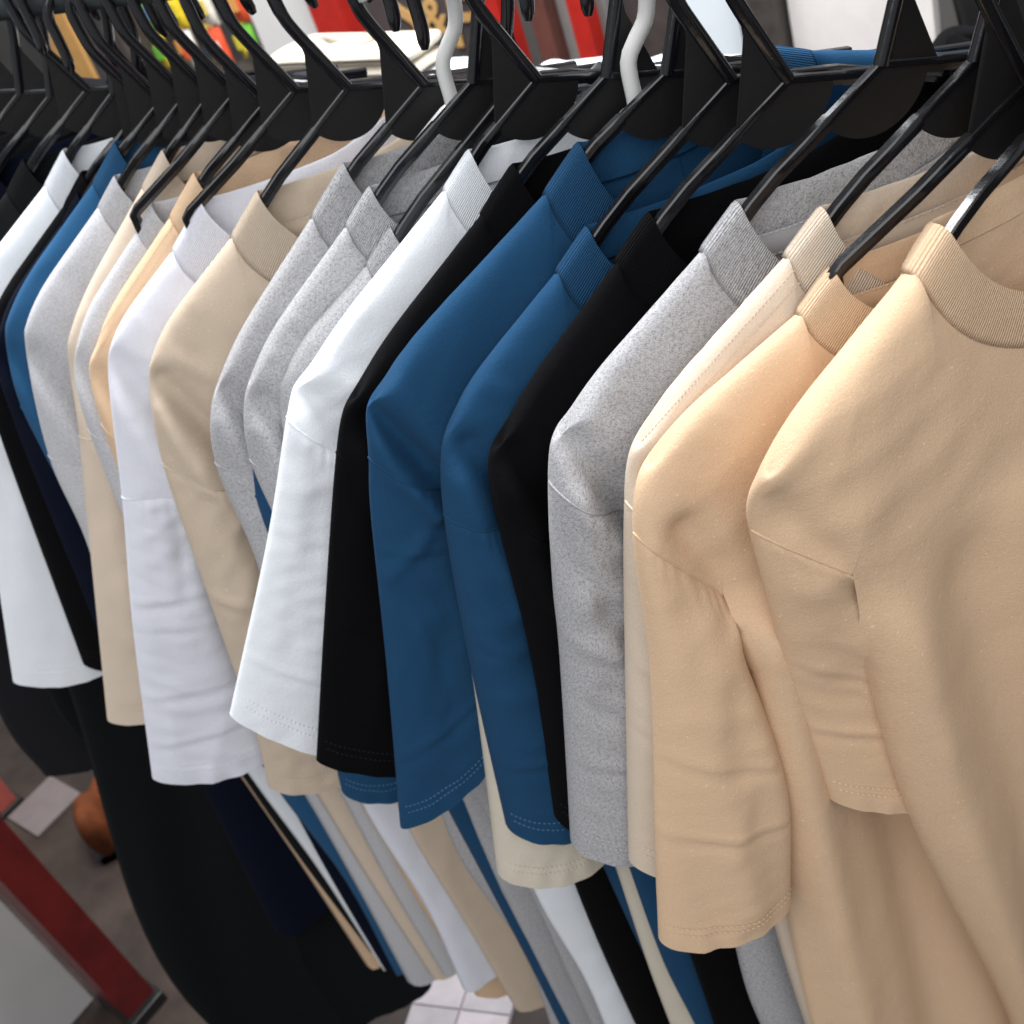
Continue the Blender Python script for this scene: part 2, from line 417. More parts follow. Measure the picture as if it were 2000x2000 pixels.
            u, v = g[..., 0], g[..., 1]
            dtop = tt[:, None]*np.linalg.norm(Aa-Tpt)*np.ones_like(u)
            w0 = ridge(np.sqrt(dtop**2+dnk[None]**2)/R0)
            # lower body
            ed = polyat([Aa]+[np.array(e) for e in q['edge']], nD+1)
            t3 = np.linspace(0, 1, nD+1)
            sb = np.linspace(0, 1, nc)
            sb2 = np.sin(sb*math.pi/2)*.6+sb*.4
            blend = sstep(t3*3)[:, None]
            sx = sb[None]*(1-blend)+sb2[None]*blend
            vb0 = bot[:, 1][None]
            u3 = ed[:, 0][:, None]*sx
            v3 = vb0*(1-t3[:, None])+t3[:, None]*ed[-1, 1]
            v3 = v3+(ed[:, 1][:, None]-(Aa[1]*(1-t3[:, None])+t3[:, None]*ed[-1, 1]))*sx**3
            v3 = v3+t3[:, None]**4*(.005*np.sin(u3*31+seed)+.003*np.sin(u3*57+seed*2.1))
            dsd = (1-sx)*ed[:, 0][:, None]
            pz = 1-sstep(t3*11)[:, None]*(1-prof(dsd/.03))
            U = np.concatenate([u, u3[1:]]); V = np.concatenate([v, v3[1:]]); W0 = np.concatenate([w0, pz[1:]])
            TK = np.concatenate([np.full(len(u), Tb), Tb*(1-.3*sstep(t3[1:]*2))])[:, None]
            of = np.concatenate([np.zeros(len(u)), wbd*sstep(t3[1:]*2)])[:, None]
            fw = (foldw(U, V) if not far else 0*U)*(1 if fb > 0 else .35)
            dr = drape*sstep((V-.2)/.5)*.0075*(np.sin(U*38+seed*1.7+2*np.sin(V*2.2+seed))+.6*np.sin(U*71+seed*.7))
            ww = wrinkle(U, V, seed*13+(0 if fb > 0 else 5)+(50 if far else 0), wr*2.6)+dr*.6
            w = fb*W0*TK+of+(fw+ww)*np.minimum(W0, 1)
            body.grid(np.stack([sg*U+lean*sstep((V-.35)/.95), w, -V+(far_lift(U) if far else 0)], -1), np.stack([sg*U+fb*.7, V+W0*TK], -1), flip=(fb < 0) ^ far)
        sleeves.append(so)
    bo = body.build('body', MAT[col], T, weld=2e-5)
    # ---- ribbed collar, one closed band standing on the neck seam
    nc = 160 if fine else 80
    ph = np.linspace(0, 2*math.pi, nc, endpoint=False); cb = MB()
    def ring(rad_u, v0, dropf, dropb, lift, inward):
        s_ = np.sin(ph); u = rad_u*np.cos(ph)
        dv = np.where(s_ > 0, dropf, dropb)*np.abs(s_)**1.15
        w = np.sign(s_)*Tb*ridge(np.abs(s_))
        ww = np.where(s_ > 0, 1, 1)*wrinkle(np.abs(u), v0+dv, seed*13, wr*2.6)*np.minimum(np.abs(s_)*2, 1)
        out = np.stack([np.cos(ph)*.8, np.where(np.abs(s_) > .03, np.sign(s_), 0), .4*np.ones_like(ph)], -1)
        return np.stack([u, w+ww+np.sign(s_)*inward*np.minimum(np.abs(s_)*4, 1), -(v0+dv)+lift+np.where(u < 0, far_lift(u), 0)], -1)+np.stack([np.cos(ph)*inward, 0*ph, 0*ph], -1)
    a0, v0 = cs; a1, v1 = nk, cs[1]-(cs[0]-nk)*.75
    rows = []
    for f, ins in ((.0, -.0016), (.55, -.0017), (.95, -.0011), (1.02, 0.0), (.96, .0009), (.5, .0012), (.12, .0011), (-.03, .0005), (-.04, -.0010)):
        ru = a0+(a1-a0)*f; vv = v0+(v1-v0)*f
        rows.append(ring(ru, vv, neck_drop+.012-.012*f, backdrop-.004*f, 0.0, ins))
    P = np.array(rows); arc = ph*.095
    UV = np.stack([np.tile(arc, (len(rows), 1)), np.tile(np.linspace(0, .05, len(rows))[:, None], (1, nc))], -1)
    # no wrap of the uv seam: duplicate the first column
    P = np.concatenate([P, P[:, :1]], 1); UV = np.concatenate([UV, UV[:, :1]+np.array([2*math.pi*.095, 0])], 1)
    cb.grid(P[3:], UV[3:])
    ck = cb.build('collar', MAT[col+'_rib'], T)
    cl = MB(); cl.grid(P[:4], UV[:4]); cl.build('collar_lining', MAT[col], ck)
    if ntape:
        nt_ = MB(); pb = np.linspace(math.pi+.25, 2*math.pi-.06, 60); rws = []
        for dv_, inn in ((-.001, .0030), (.004, .0044), (.010, .0044), (.0135, .0030)):
            u = (a0-.002)*np.cos(pb); sn = np.abs(np.sin(pb))
            wv = -Tb*ridge(np.sqrt(sn**2+(dv_/R0)**2))+inn*np.minimum(sn*4, 1)+wrinkle(np.abs(u), v0+0*u, seed*13+5, wr*2.6)
            rws.append(np.stack([u, wv, -(v0+backdrop*sn**1.15+dv_)+np.where(u < 0, far_lift(u), 0)], -1))
        G = np.array(rws); nt_.grid(G); tp = nt_.build('neck_tape', MAT[col], T)
        st = MB()
        for r_ in (0.15, 2.7):
            i0 = int(r_); L_ = G[i0]*(1-(r_-i0))+G[i0+1]*(r_-i0); dl = np.concatenate([[0], np.cumsum(np.linalg.norm(np.diff(L_, axis=0), axis=1))])
            for k in range(int(dl[-1]/.0036)):
                a = np.array([np.interp(k*.0036, dl, L_[:, c]) for c in range(3)]); b = np.array([np.interp(k*.0036+.0024, dl, L_[:, c]) for c in range(3)])
                sd = np.array([0, 0, .0006]); o_ = np.array([0, .0012, 0])
                st.add([a+sd+o_*.3, a-sd+o_*.3, b-sd+o_*.3, b+sd+o_*.3, (a+b)/2+o_], [(0, 1, 4), (1, 2, 4), (2, 3, 4), (3, 0, 4)])
        st.build('tape_stitching', MAT[col+'_thread'], tp)
    if tape:
        st = MB()
        for off in (.004, .010):
            for k in range(46):
                f = k/46.
                a = shoulder_pt(side_pts(False), f); b = shoulder_pt(side_pts(False), f+.013)
                wv = Tb*ridge(np.array([off/R0]))[0]+.0012
                pa = np.array([a[0], wv, -(a[1]+off)]); pb = np.array([b[0], wv, -(b[1]+off)])
                sd = np.array([0, .0002, .0006]); o_ = np.array([0, .0007, .0004])
                st.add([pa+sd, pa-sd, pb-sd, pb+sd, (pa+pb)/2+o_], [(0, 1, 4), (1, 2, 4), (2, 3, 4), (3, 0, 4)])
        st.build('shoulder_stitching', MAT[col+'_thread'], bo)
    return T

DFOLD = [(.202, .140, .180, .215, .010, -.010), (.216, .160, .204, .26, .010, .008)]
def df(*extra): return DFOLD+list(extra)
SH = [
 dict(name='t_shirt', col='tan', X=-.175, dz=-.012, hy=-25, label='nearest camel tan t-shirt with its round ribbed collar facing us at the right edge', K=(.199, .094), cs=(.102, .045), nk=.083,
      seam=(.203, .142), A=(.168, .18), outer=[(.198, .22), (.192, .30)], hem=(.186, .385), hem_in=(.118, .42), edge=[(.163, .26), (.147, .427), (.088, .736), (.07, 1.0)], wsl=-.030, tuck=-.035, Tb=.017, Ts=.016, seed=3,
      folds=[(.196, .12, .160, .20, .008, -.006), (.15, .24, .09, .72, .022, .012), (.10, .22, .04, .7, .02, -.010), (.06, .2, .0, .7, .02, .008)], neck_drop=0.062),
 dict(name='t_shirt', col='tan', X=-.196, dz=-.011, hy=-36, label='second camel tan t-shirt, its crumpled collar slipped off the bent hanger arm', K=(.221, .102), cs=(.128, .066), nk=.108,
      seam=(.239, .142), A=(.203, .206), outer=[(.254, .237), (.283, .36)], hem=(.305, .462), hem_in=(.213, .480), edge=[(.203, .27), (.212, .446), (.220, .666), (.22, 1.02)], Ts=.015, tuck=-.016, wsl=.012, wr=.0014, seed=5,
      folds=[(.19, .24, .187, 1.0, .020, .020), (.13, .28, .12, 1.0, .020, -.016), (.215, .15, .198, .21, .010, -.008), (.245, .17, .24, .45, .014, .003), (.27, .25, .27, .47, .012, -.0025)], neck_drop=.055, ntape=True),
 dict(name='t_shirt', col='palebeige', X=-.219, dz=0, label='pale beige t-shirt with double stitched shoulder tape, between grey marl and tan shirts', K=(.204, .115), cs=(.107, .057), nk=.085,
      seam=(.219, .155), A=(.190, .20), outer=[(.246, .261)], hem=(.288, .432), seed=8, tape=True, folds=df(), ntape=True),
 dict(name='t_shirt', col='grey', X=-.265, dz=0, label='speckled heather grey t-shirt between the pale beige and the front black one', K=(.210, .117), cs=(.108, .056), nk=.085,
      seam=(.222, .150), A=(.187, .187), outer=[(.240, .22), (.253, .281)], hem=(.291, .438), seed=11, Ts=.022,
      folds=[(.206, .125, .184, .19, .009, -.010), (.222, .14, .196, .20, .008, .007), (.232, .175, .21, .26, .008, -.006), (.20, .10, .16, .16, .012, .003), (.245, .25, .22, .27, .006, .003), (.25, .30, .225, .33, .006, -.002)], ntape=True),
 dict(name='t_shirt', col='black', X=-.316, dz=-.006, label='black t-shirt between the grey marl and the second blue shirt', K=(.207, .127), cs=(.112, .058), nk=.088,
      seam=(.221, .165), A=(.192, .215), outer=[(.237, .304)], hem=(.264, .445), seed=14, Ts=.022, folds=df()),
 dict(name='t_shirt', col='blue', X=-.349, dz=-.005, label='second blue t-shirt, its shoulder rounded, left of the front black one', K=(.210, .120), cs=(.120, .064), nk=.097,
      seam=(.231, .183), A=(.198, .200), outer=[(.255, .307)], hem=(.280, .465), seed=17, Ts=.020, folds=df()),
 dict(name='t_shirt', col='cream', X=-.368, dz=-.035, label='cream t-shirt squeezed between the two blue ones, only its sleeve hem showing', K=(.19, .125), seam=(.225, .2), outer=[(.25, .32)], hem=(.292, .50), seed=19, folds=df(), fine=True),
 dict(name='t_shirt', col='blue', X=-.388, dz=0, label='blue t-shirt with a sharp pointed fold at its shoulder, right of the black one', K=(.223, .107), cs=(.084, .037), nk=.058,
      seam=(.236, .150), A=(.198, .195), outer=[(.250, .19), (.285, .31)], hem=(.331, .460), hem_in=(.222, .412), seed=23, Ts=0.011,
      folds=[(.226, .106, .198, .190, .0075, -.014), (.234, .124, .211, .20, .008, .010), (.208, .104, .186, .17, .010, .006), (.262, .235, .225, .215, .006, .003)]),
 dict(name='t_shirt', col='black', X=-.428, dz=0, label='black t-shirt with a straight sleeve between the white and the pointed blue shirt', K=(.206, .117), cs=(.093, .047), nk=.067,
      seam=(.230, .156), A=(.196, .205), outer=[(.285, .27)], hem=(.342, .392), hem_in=(.246, .452), seed=27, Ts=0.012, folds=df()),
 dict(name='t_shirt', col='white', X=-.479, dz=0, label='bright white t-shirt with flared sleeve, left of the black one in the middle', K=(.204, .117), cs=(.074, .041), nk=.052,
      seam=(.221, .141), A=(.196, .18), outer=[(.272, .225)], hem=(.358, .352), hem_in=(.275, .455), seed=29, Ts=0.013, folds=[(.205, .125, .185, .165, .008, -.006), (.222, .14, .2, .19, .01, .005), (.2, .1, .17, .14, .01, .004)]),
 dict(name='t_shirt', col='grey', X=-.512, dz=-.012, label='lowest slung grey marl t-shirt, right one of the three greys, against the white shirt', K=(.195, .107), cs=(.115, .066), nk=.092, seam=(.212, .16), outer=[(.235, .3)], hem=(.27, .44), seed=31, folds=df()),
 dict(name='t_shirt', col='grey', X=-.530, dz=0, label='middle one of the three neighbouring grey marl t-shirts', K=(.206, .118), cs=(.106, .054), nk=.083, seam=(.230, .182), outer=[(.24, .3)], hem=(.28, .45), seed=33, folds=df()),
 dict(name='t_shirt', col='blue', X=-.552, dz=-.03, label='blue t-shirt hidden between two grey marl shirts, a sliver of sleeve showing', K=(.20, .13), seam=(.228, .19), outer=[(.245, .32)], hem=(.285, .50), seed=35, folds=df(), length=1.0),
 dict(name='t_shirt', col='grey', X=-.571, dz=0, label='left one of the three grey marl t-shirts, right of the beige shirt', K=(.207, .129), cs=(.099, .052), nk=.067, seam=(.233, .192), outer=[(.245, .3)], hem=(.288, .474), seed=37, folds=df(), length=1.04),
 dict(name='t_shirt', col='beige', X=-.641, dz=0, label='dusty beige t-shirt with wide ribbed collar between white and grey marl shirts', K=(.207, .117), cs=(.114, .064), nk=.085, seam=(.235, .204), A=(.195, .24), outer=[(.258, .33), (.286, .488)], hem=(.303, .555), seed=41,
      folds=[(.205, .14, .178, .235, .010, -.013), (.219, .160, .198, .27, .010, .010), (.19, .125, .15, .17, .008, .003), (.255, .33, .215, .36, .004, .003)], ntape=True, length=1.05),
 dict(name='t_shirt', col='lilac', X=-.694, dz=0, label='cool white t-shirt with a wide long sleeve left of the beige one', K=(.206, .117), cs=(.128, .072), nk=.094, seam=(.254, .241), A=(.21, .254), outer=[(.305, .36)], hem=(.370, .527), hem_in=(.262, .560), seed=43, Ts=0.013,
      folds=[(.204, .13, .18, .22, .012, -.010), (.22, .16, .205, .27, .012, .007), (.290, .335, .20, .362, .004, .0018), (.292, .343, .20, .370, .004, -.0015), (.330, .43, .225, .458, .004, .0014), (.332, .438, .225, .466, .004, -.0012)], length=1.02),
 dict(name='t_shirt', col='tan', X=-.730, dz=-.008, label='thin sliver of tan t-shirt with a stitched shoulder edge, left of the cool white', K=(.196, .112), cs=(.10, .05), nk=.07, seam=(.222, .18), hem=(.27, .46), seed=47, folds=df(), fine=False, tape=True, length=1.09),
 dict(name='t_shirt', col='greyl', X=-.759, dz=0, label='narrow strip of pale grey t-shirt between cream and tan slivers', K=(.193, .119), cs=(.112, .066), nk=.093, seam=(.222, .2), hem=(.26, .46), seed=51, folds=df(), fine=False, length=1.06),
 dict(name='t_shirt', col='palebeige', X=-.788, dz=0, label='cream t-shirt, thin at the shoulder, its sleeve hem left of the cool white sleeve', K=(.186, .124), cs=(.078, .044), nk=.052, seam=(.219, .212), outer=[(.236, .25)], hem=(.344, .501), hem_in=(.25, .52), seed=53, folds=df(), fine=False, length=1.08, Ts=0.012),
 dict(name='t_shirt', col='greyl', X=-.818, dz=0, label='wide pale grey t-shirt right of the bright blue sliver on the left', K=(.200, .111), cs=(.10, .052), nk=.078, seam=(.239, .230), A=(.20, .25), outer=[(.255, .33)], hem=(.30, .50), seed=55, folds=df((.205, .14, .18, .23, .01, -.004)), fine=False, length=1.1),
 dict(name='t_shirt', col='sky', X=-.853, dz=-.004, label='bright blue t-shirt sliver left of the wide pale grey one', K=(.196, .106), cs=(.078, .038), nk=.048, seam=(.222, .185), outer=[(.235, .3)], hem=(.265, .48), seed=57, folds=df(), fine=False, length=1.11),
 dict(name='t_shirt', col='navy', X=-.870, dz=-.010, label='dark navy t-shirt sliver between blue and black at the left', K=(.197, .108), seam=(.225, .18), hem=(.28, .46), seed=58, folds=df(), fine=False, length=1.1),
 dict(name='t_shirt', col='black', X=-.888, dz=-.012, label='black t-shirt right of the white one at the left edge', K=(.20, .108), cs=(.09, .045), nk=.065, seam=(.232, .18), hem=(.30, .47), seed=59, folds=df(), fine=False, length=1.11),
 dict(name='t_shirt', col='white', X=-.912, dz=.004, label='leftmost white t-shirt, its pale sleeve hanging at the left edge', K=(.199, .106), cs=(.085, .046), nk=.058, seam=(.232, .18), outer=[(.288, .314)], hem=(.362, .487), hem_in=(.262, .52), seed=61, folds=df(), fine=False, length=1.17, Ts=0.012),
 dict(name='t_shirt', col='charcoal', X=-.945, dz=.008, label='charcoal black shirt left of the leftmost white one', K=(.20, .106), cs=(.10, .05), nk=.075, seam=(.232, .18), hem=(.29, .46), seed=63, folds=df(), fine=False, length=1.15),
 dict(name='tunic', cat='tunic', col='navy', X=-1.005, dz=.004, label='dark navy tunic hanging long, left of the charcoal shirt', K=(.20, .106), cs=(.10, .05), nk=.075, seam=(.232, .18), hem=(.29, .46), seed=65, folds=df(), fine=False, edge=[(.203, .45), (.2, .8), (.2, 1.09)], lean=0.08),
 dict(name='long_garment', cat='garment', col='charcoal', X=-1.05, dz=.008, label='very long black garment that reaches lowest, its wide leg at lower left', K=(.20, .106), cs=(.10, .05), nk=.075, seam=(.232, .18), hem=(.29, .46), seed=67, folds=df(), fine=False, edge=[(.24, .45), (.215, .9), (.145, 1.42)], lean=0.25),
 dict(name='t_shirt', col='tan', X=-.968, dz=-.03, label='tan t-shirt hidden behind darker ones, only its low body edge showing', K=(.19, .12), seam=(.215, .18), hem=(.25, .44), seed=71, folds=df(), fine=False, length=1.17),
 dict(name='t_shirt', col='slate', X=-1.10, dz=.010, label='grey shirt in the top left corner, leftmost of the row', K=(.20, .106), cs=(.10, .05), nk=.075, seam=(.232, .18), hem=(.29, .46), seed=69, folds=df(), fine=False),
 dict(name='t_shirt', col='charcoal', X=-1.14, dz=.006, label='dark shirt whose low hem shows left of the very long black garment', seam=(.232, .18), hem=(.30, .47), seed=73, folds=df(), fine=False, edge=[(.24, .45), (.28, .68), (.27, .76)], lean=.02),
 dict(name='t_shirt', col='slate', X=-1.22, dz=.004, label='dark checked looking shirt at the far left edge above the red frame leg', seam=(.232, .18), hem=(.30, .47), seed=75, folds=df(), fine=False, edge=[(.26, .45), (.32, .7), (.32, .82)], lean=.02),
]
for s in SH:
    s_obj = shirt(group="garments hanging along the rail", **s)
    if s['seed'] == 14:      # printed size mark inside the black shirt's back neck
        cu = bpy.data.curves.new('print', 'FONT'); cu.body = 'COTTON'; cu.size = .0042; cu.align_x = 'CENTER'
        o = bpy.data.objects.new('neck_print', cu); COL.objects.link(o); me = bpy.data.meshes.new_from_object(o); COL.objects.unlink(o); bpy.data.objects.remove(o)
        me.materials.clear(); me.materials.append(plain('print_grey', (.30, .30, .32), .7, .2)); o = new_obj('neck_print', me, s_obj)
        o.matrix_local = Matrix(((-1, 0, 0, .002), (0, 0, 1, -.0075), (0, 1, 0, -.070), (0, 0, 0, 1)))
    if s['seed'] == 8:       # woven label below the neck tape
        b = MB(); G = np.zeros((5, 8, 3))
        for i in range(5):
            for j in range(8): G[i, j] = (-.008+.030*j/7, -.0075+.002*math.sin(i*.8), -.078-.018*i/4)
        b.grid(G); b.build('neck_label', plain('navy_label', (.012, .013, .03), .6, .3), s_obj)

# ------------------------------------------------------------------ hangers
def black_hanger(X, dz, kind, label, hy=HY, notch=False, K=(.205, .115), cs=(.108, .056)):
    loc, rz = frame(X, dz, hy)
    T = empty('clothes_hanger', loc, rz); tag(T, label, 'hanger', 'black plastic hangers on the rail')
    s = 1 if kind == 'B' else -1      # side towards which the neck leans
    # arms: a bar with a rib along its underside
    for sd in (1, -1):
        a = MB()
        ku, kv = K; cu, cv = cs
        if sd == 1 and notch:
            path = [(0, 0), (.03, .03*.5), (.031, .031*.5), (.06, .0305), (.103, .050), (.108, .054), (.1085, .064), (.109, .078), (.125, cv+.024), (ku-.026, kv+.006)]
        elif sd == 1:
            q = .72*cu
            path = [(0, 0), (.03, .03*cv/cu), (.031, .031*cv/cu), (q*.8, q*.8*cv/cu), (q, q*cv/cu+.002), (cu, cv+.0095), (.5*(cu+ku), .5*(cv+kv)+.0115), (ku-.026, kv+.004), (ku-.020, kv+.006)]
        else:
            path = [(0, 0)]+[(x, x*.25+.002+.008*sstep(np.array([(x-.05)/.05]))[0]) for x in (.03, .031, .06, .09, .12, .16, .192, .198)]
        P = [np.array((p[0]*sd, 0, -p[1]), float) for p in path]
        n = len(P); G = np.zeros((n, 8, 3))
        for i in range(n):
            t = P[min(i+1, n-1)]-P[max(0, i-1)]; t /= np.linalg.norm(t); up = np.array([-t[2], 0, t[0]])*(1 if t[0] >= 0 else -1)
            big = abs(P[i][0]) > .0305
            hw = .0030 if big else .0025
            hh = .0032 if big else .0027
            for k, (x, z) in enumerate(((-.75, 1), (.75, 1), (1, .7), (1, -.35), (.4, -.6), (.3, -1.5), (-.3, -1.5), (-1, -.3))):
                G[i, k] = P[i]+np.array([0, 1, 0])*x*hw+up*z*hh
        a.grid(G, closed=True); a.f.append(tuple(range(8))); a.f.append(tuple((n-1)*8+k for k in range(8))[::-1])
        a.build('arm', M_PLASTIC, T, smooth=True, autosm=35)
    # neck rib and hook, over the rail
    hk = MB()
    path = [(0, 0, 0), (.010*s, 0, .024), (.019*s, 0, .046), (.0225*s, 0, .058), (.0235*s, 0, .074)]
    cx, cz, r = -.004*s, .080, .0272
    for k in range(13):
        an = math.radians(-8+k*(196)/12)
        path.append((cx+s*r*math.cos(an)*1.02, 0, cz+r*math.sin(an)))
    path.append((cx-s*r*1.04, 0, .058)); path.append((cx-s*r*1.10, 0, .048)); path.append((cx-s*r*1.12, 0, .0455))
    path = catmull(path, 44)
    rad = [.0042]*40+[.0042, .0042, .0038, .0022]
    hk.tube(path, rad, n=8, ell=.9); hk.build('hook', M_PLASTIC, T, autosm=50)
    # gusset plate beside the neck
    def plate(name, poly, th):
        p = MB(); n = len(poly)
        p.add([(x, -th, z) for x, z in poly]+[(x, th, z) for x, z in poly], [tuple(range(n)), tuple(range(2*n-1, n-1, -1))]+[(i, (i+1) % n, n+(i+1) % n, n+i) for i in range(n)])
        return p.build(name, M_PLASTIC2, T, smooth=False, bevel=.0004)
    plate('gusset', [(0, 0), (.0185*s, .042), (.0185*s, .030), (.0315*s, -.0155), (.02*s, -.0107)], .0013)
    dd = [(.031*math.cos(a)+.006, .032*math.sin(a)-.001) for a in np.radians(np.linspace(-180, 0, 30))]
    dd = [p for p in dd if p[1] < -(.5*p[0] if p[0] > 0 else -.25*p[0])-.0005]+[(0, -.001)]
    plate('size_disc', dd, .0010)
    return T
def white_hanger(X, dz, label, hy=HY, y=0.0):
    loc, rz = frame(X, dz, hy, y)
    T = empty('clothes_hanger', loc, rz); tag(T, label, 'hanger')
    h = MB(); path = [(.003, 0, -.004), (.0025, 0, .004), (.001, 0, .024), (-.006, 0, .034), (-.014, 0, .043), (-.018, 0, .056), (-.019, 0, .072)]
    for k in range(9):
        an = math.radians(185-k*200/8); path.append((.007+.026*math.cos(an), 0, .084+.026*math.sin(an)))
    h.tube(catmull(path, 40), .0047, n=10); h.build('hook', M_WHITEPL, T)
    for sd in (1, -1):
        a = MB(); a.tube(catmull([(.003, 0, -.002), (.02*sd, 0, -.010), (.10*sd, 0, -.058), (.15*sd, 0, -.090), (.158*sd, 0, -.098)], 16), .0045, n=10); a.build('arm', M_WHITEPL, T)
    b = MB(); b.tube([(-.15, 0, -.100), (.15, 0, -.100)], .004, n=8); b.build('trouser_bar', M_WHITEPL, T)
    return T
HG = [(-.175, -.012, 'B', -25, 0, 'the nearest camel tan t-shirt'), (-.196, -.011, 'B', -36, 1, 'the second camel tan t-shirt, its arm end bent and bare'), (-.219, 0, 'A', -37, 0, 'the pale beige t-shirt with shoulder tape'),
      (-.265, 0, 'A', -37, 0, 'the speckled heather grey t-shirt'), (-.316, -.006, 'B', -37, 0, 'the front black t-shirt'), (-.349, -.005, 'B', -37, 0, 'the round shouldered blue t-shirt'),
      (-.388, 0, 'A', -37, 0, 'the blue t-shirt with pointed shoulder'), (-.428, 0, 'A', -37, 0, 'the black t-shirt beside the bright white one'), (-.479, 0, 'B', -37, 0, 'the bright white t-shirt'),
      (-.511, -.012, 'A', -37, 0, 'the lowest slung grey marl t-shirt'), (-.529, 0, 'A', -37, 0, 'the middle grey marl t-shirt'), (-.571, 0, 'B', -37, 0, 'the left grey marl t-shirt'),
      (-.641, 0, 'B', -37, 0, 'the dusty beige t-shirt'), (-.694, 0, 'B', -37, 1, 'the cool white t-shirt, its bent arm end bare'), (-.730, -.008, 'B', -37, 0, 'the tan sliver with stitched edge'),
      (-.759, 0, 'B', -37, 1, 'the narrow pale grey strip'), (-.788, 0, 'B', -37, 0, 'the thin cream t-shirt'), (-.818, 0, 'B', -37, 0, 'the wide pale grey t-shirt'), (-.853, -.004, 'B', -37, 0, 'the bright blue sliver'),
      (-.870, -.010, 'B', -37, 0, 'the dark navy sliver'), (-.888, -.012, 'A', -37, 0, 'the black t-shirt near the left edge'), (-.912, .004, 'A', -37, 0, 'the leftmost white t-shirt'), (-.945, .008, 'B', -37, 0, 'the charcoal shirt'),
      (-1.005, .004, 'A', -37, 0, 'the dark navy tunic'), (-1.05, .008, 'A', -37, 0, 'the very long black garment'), (-1.10, .010, 'A', -37, 0, 'the grey shirt in the top left corner'), (-1.14, .006, 'A', -37, 0, 'the dark low hemmed shirt off the left edge'), (-1.22, .004, 'B', -37, 0, 'the checked looking shirt off the left edge')]
for X, dz, k, hy, notch, what in HG:
    q = min(SH, key=lambda s_: abs(s_['X']-X)+4*abs(s_['dz']-dz))
    black_hanger(X, dz, k, 'black plastic hanger inside '+what, hy, notch, q.get('K', (.205, .115)), q.get('cs', (.108, .056)))
white_hanger(-.410, -.016, 'white tubular hanger with bent neck, right one of two among the black hangers')
white_hanger(-.548, -.012, 'white tubular hanger with bent neck, left one of two among the black hangers')

# rail
rl = MB(); rl.tube([(-4.2, D_RAIL-.003, Z0+.0865), (1.2, D_RAIL-.003, Z0+.0865)], .0150, n=24)
T = empty('clothes_rail', (-1.5, D_RAIL, 0)); tag(T, 'dark painted metal rail that carries all the hangers', 'clothes rail')
o = rl.build('rail_tube', M_RAIL, T); o.location = (1.5, -D_RAIL, 0)

# ------------------------------------------------------------------ floor and things round the rack
def concrete():
    m, nt, p = nodes('worn_floor'); tc = N(nt, 'ShaderNodeTexCoord')
    a = noise(nt, tc.outputs['Object'], 2.2, 5, .65); b = noise(nt, tc.outputs['Object'], 11, 5, .6)
    c1 = ramp(nt, a, [(.3, (.016, .011, .009)), (.55, (.050, .031, .022)), (.75, (.082, .054, .038))])
    c2 = ramp(nt, b, [(.35, (.45, .40, .36)), (.65, (1, 1, 1))])
    nt.links.new(mixc(nt, 1.0, c1, c2, 'MULTIPLY'), p.inputs['Base Color']); p.inputs['Roughness'].default_value = .6
    bp = N(nt, 'ShaderNodeBump'); bp.inputs['Distance'].default_value = .003; bp.inputs['Strength'].default_value = .5; nt.links.new(b, bp.inputs['Height']); nt.links.new(bp.outputs[0], p.inputs['Normal'])
    return m
f = MB(); f.add([(-9, -4, 0), (5, -4, 0), (5, 6, 0), (-9, 6, 0)], [(0, 1, 2, 3)]); tag(f.build('floor', concrete(), smooth=False), kind='structure')
w = MB(); w.box((-2.5, 3.0, 1.5), (6.0, .05, 1.5)); tag(w.build('back_wall', plain('dim_wall', (.10, .095, .09), .8, .2, bump=.002, bscale=8, var=.2), smooth=False), kind='structure')

def simple(name, label, cat, mat, boxes, group=None, bevel=.002):
    """one thing made of one bevelled part per box: (part name, centre, half size, material)"""
    c0 = boxes[0][1]; T = empty(name, (c0[0], c0[1], 0)); tag(T, label, cat, group)
    for pn, c, h, mt in boxes:
        b = MB(); b.box((c[0]-c0[0], c[1]-c0[1], c[2]), h); b.build(pn, mt or mat, T, smooth=False, bevel=bevel)
    return T
M_RED = plain('red_paint', (.42, .018, .012), .38, .5, bump=.0006, bscale=40, var=.15)
M_REDD = plain('worn_red_paint', (.115, .009, .008), .45, .5, bump=.0008, bscale=30, var=.3)
M_BOARD = plain('white_board', (.72, .70, .68), .5, .4, var=.05, bscale=6)
M_PANEL = plain('bluish_white_panel', (.70, .76, .80), .35, .5, var=.05, bscale=8)
M_OFFW = plain('pale_wood_panel', (.74, .70, .67), .5, .4, bump=.0006, bscale=30, var=.06)
M_BROWN = plain('brown_frame', (.12, .045, .035), .45, .4, var=.2)
M_GREYP = plain('grey_panel', (.26, .25, .24), .55, .3, var=.12, bscale=30)
M_DARK = plain('dark_signboard', (.065, .055, .055), .6, .3, var=.1)
M_GOLD = plain('gold_lettering', (.55, .33, .12), .45, .5)
M_POST = plain('dark_post', (.055, .046, .042), .5, .4, var=.25)
M_BLK = plain('black_vinyl', (.012, .012, .013), .35, .5)
M_TABLE = plain('table_top', (.30, .30, .30), .5, .4, var=.1)
YB = 2.0
def bx(x0, x1, z0, z1, y=YB, th=.012): return ((.5*(x0+x1), y, .5*(z0+z1)), (.5*(x1-x0), th, .5*(z1-z0)))
c, h = bx(-2.53, -2.275, .45, 1.5); simple('board', 'plain off white board standing behind the hangers, upper left', 'board', M_BOARD, [('panel', c, h, M_BOARD)])
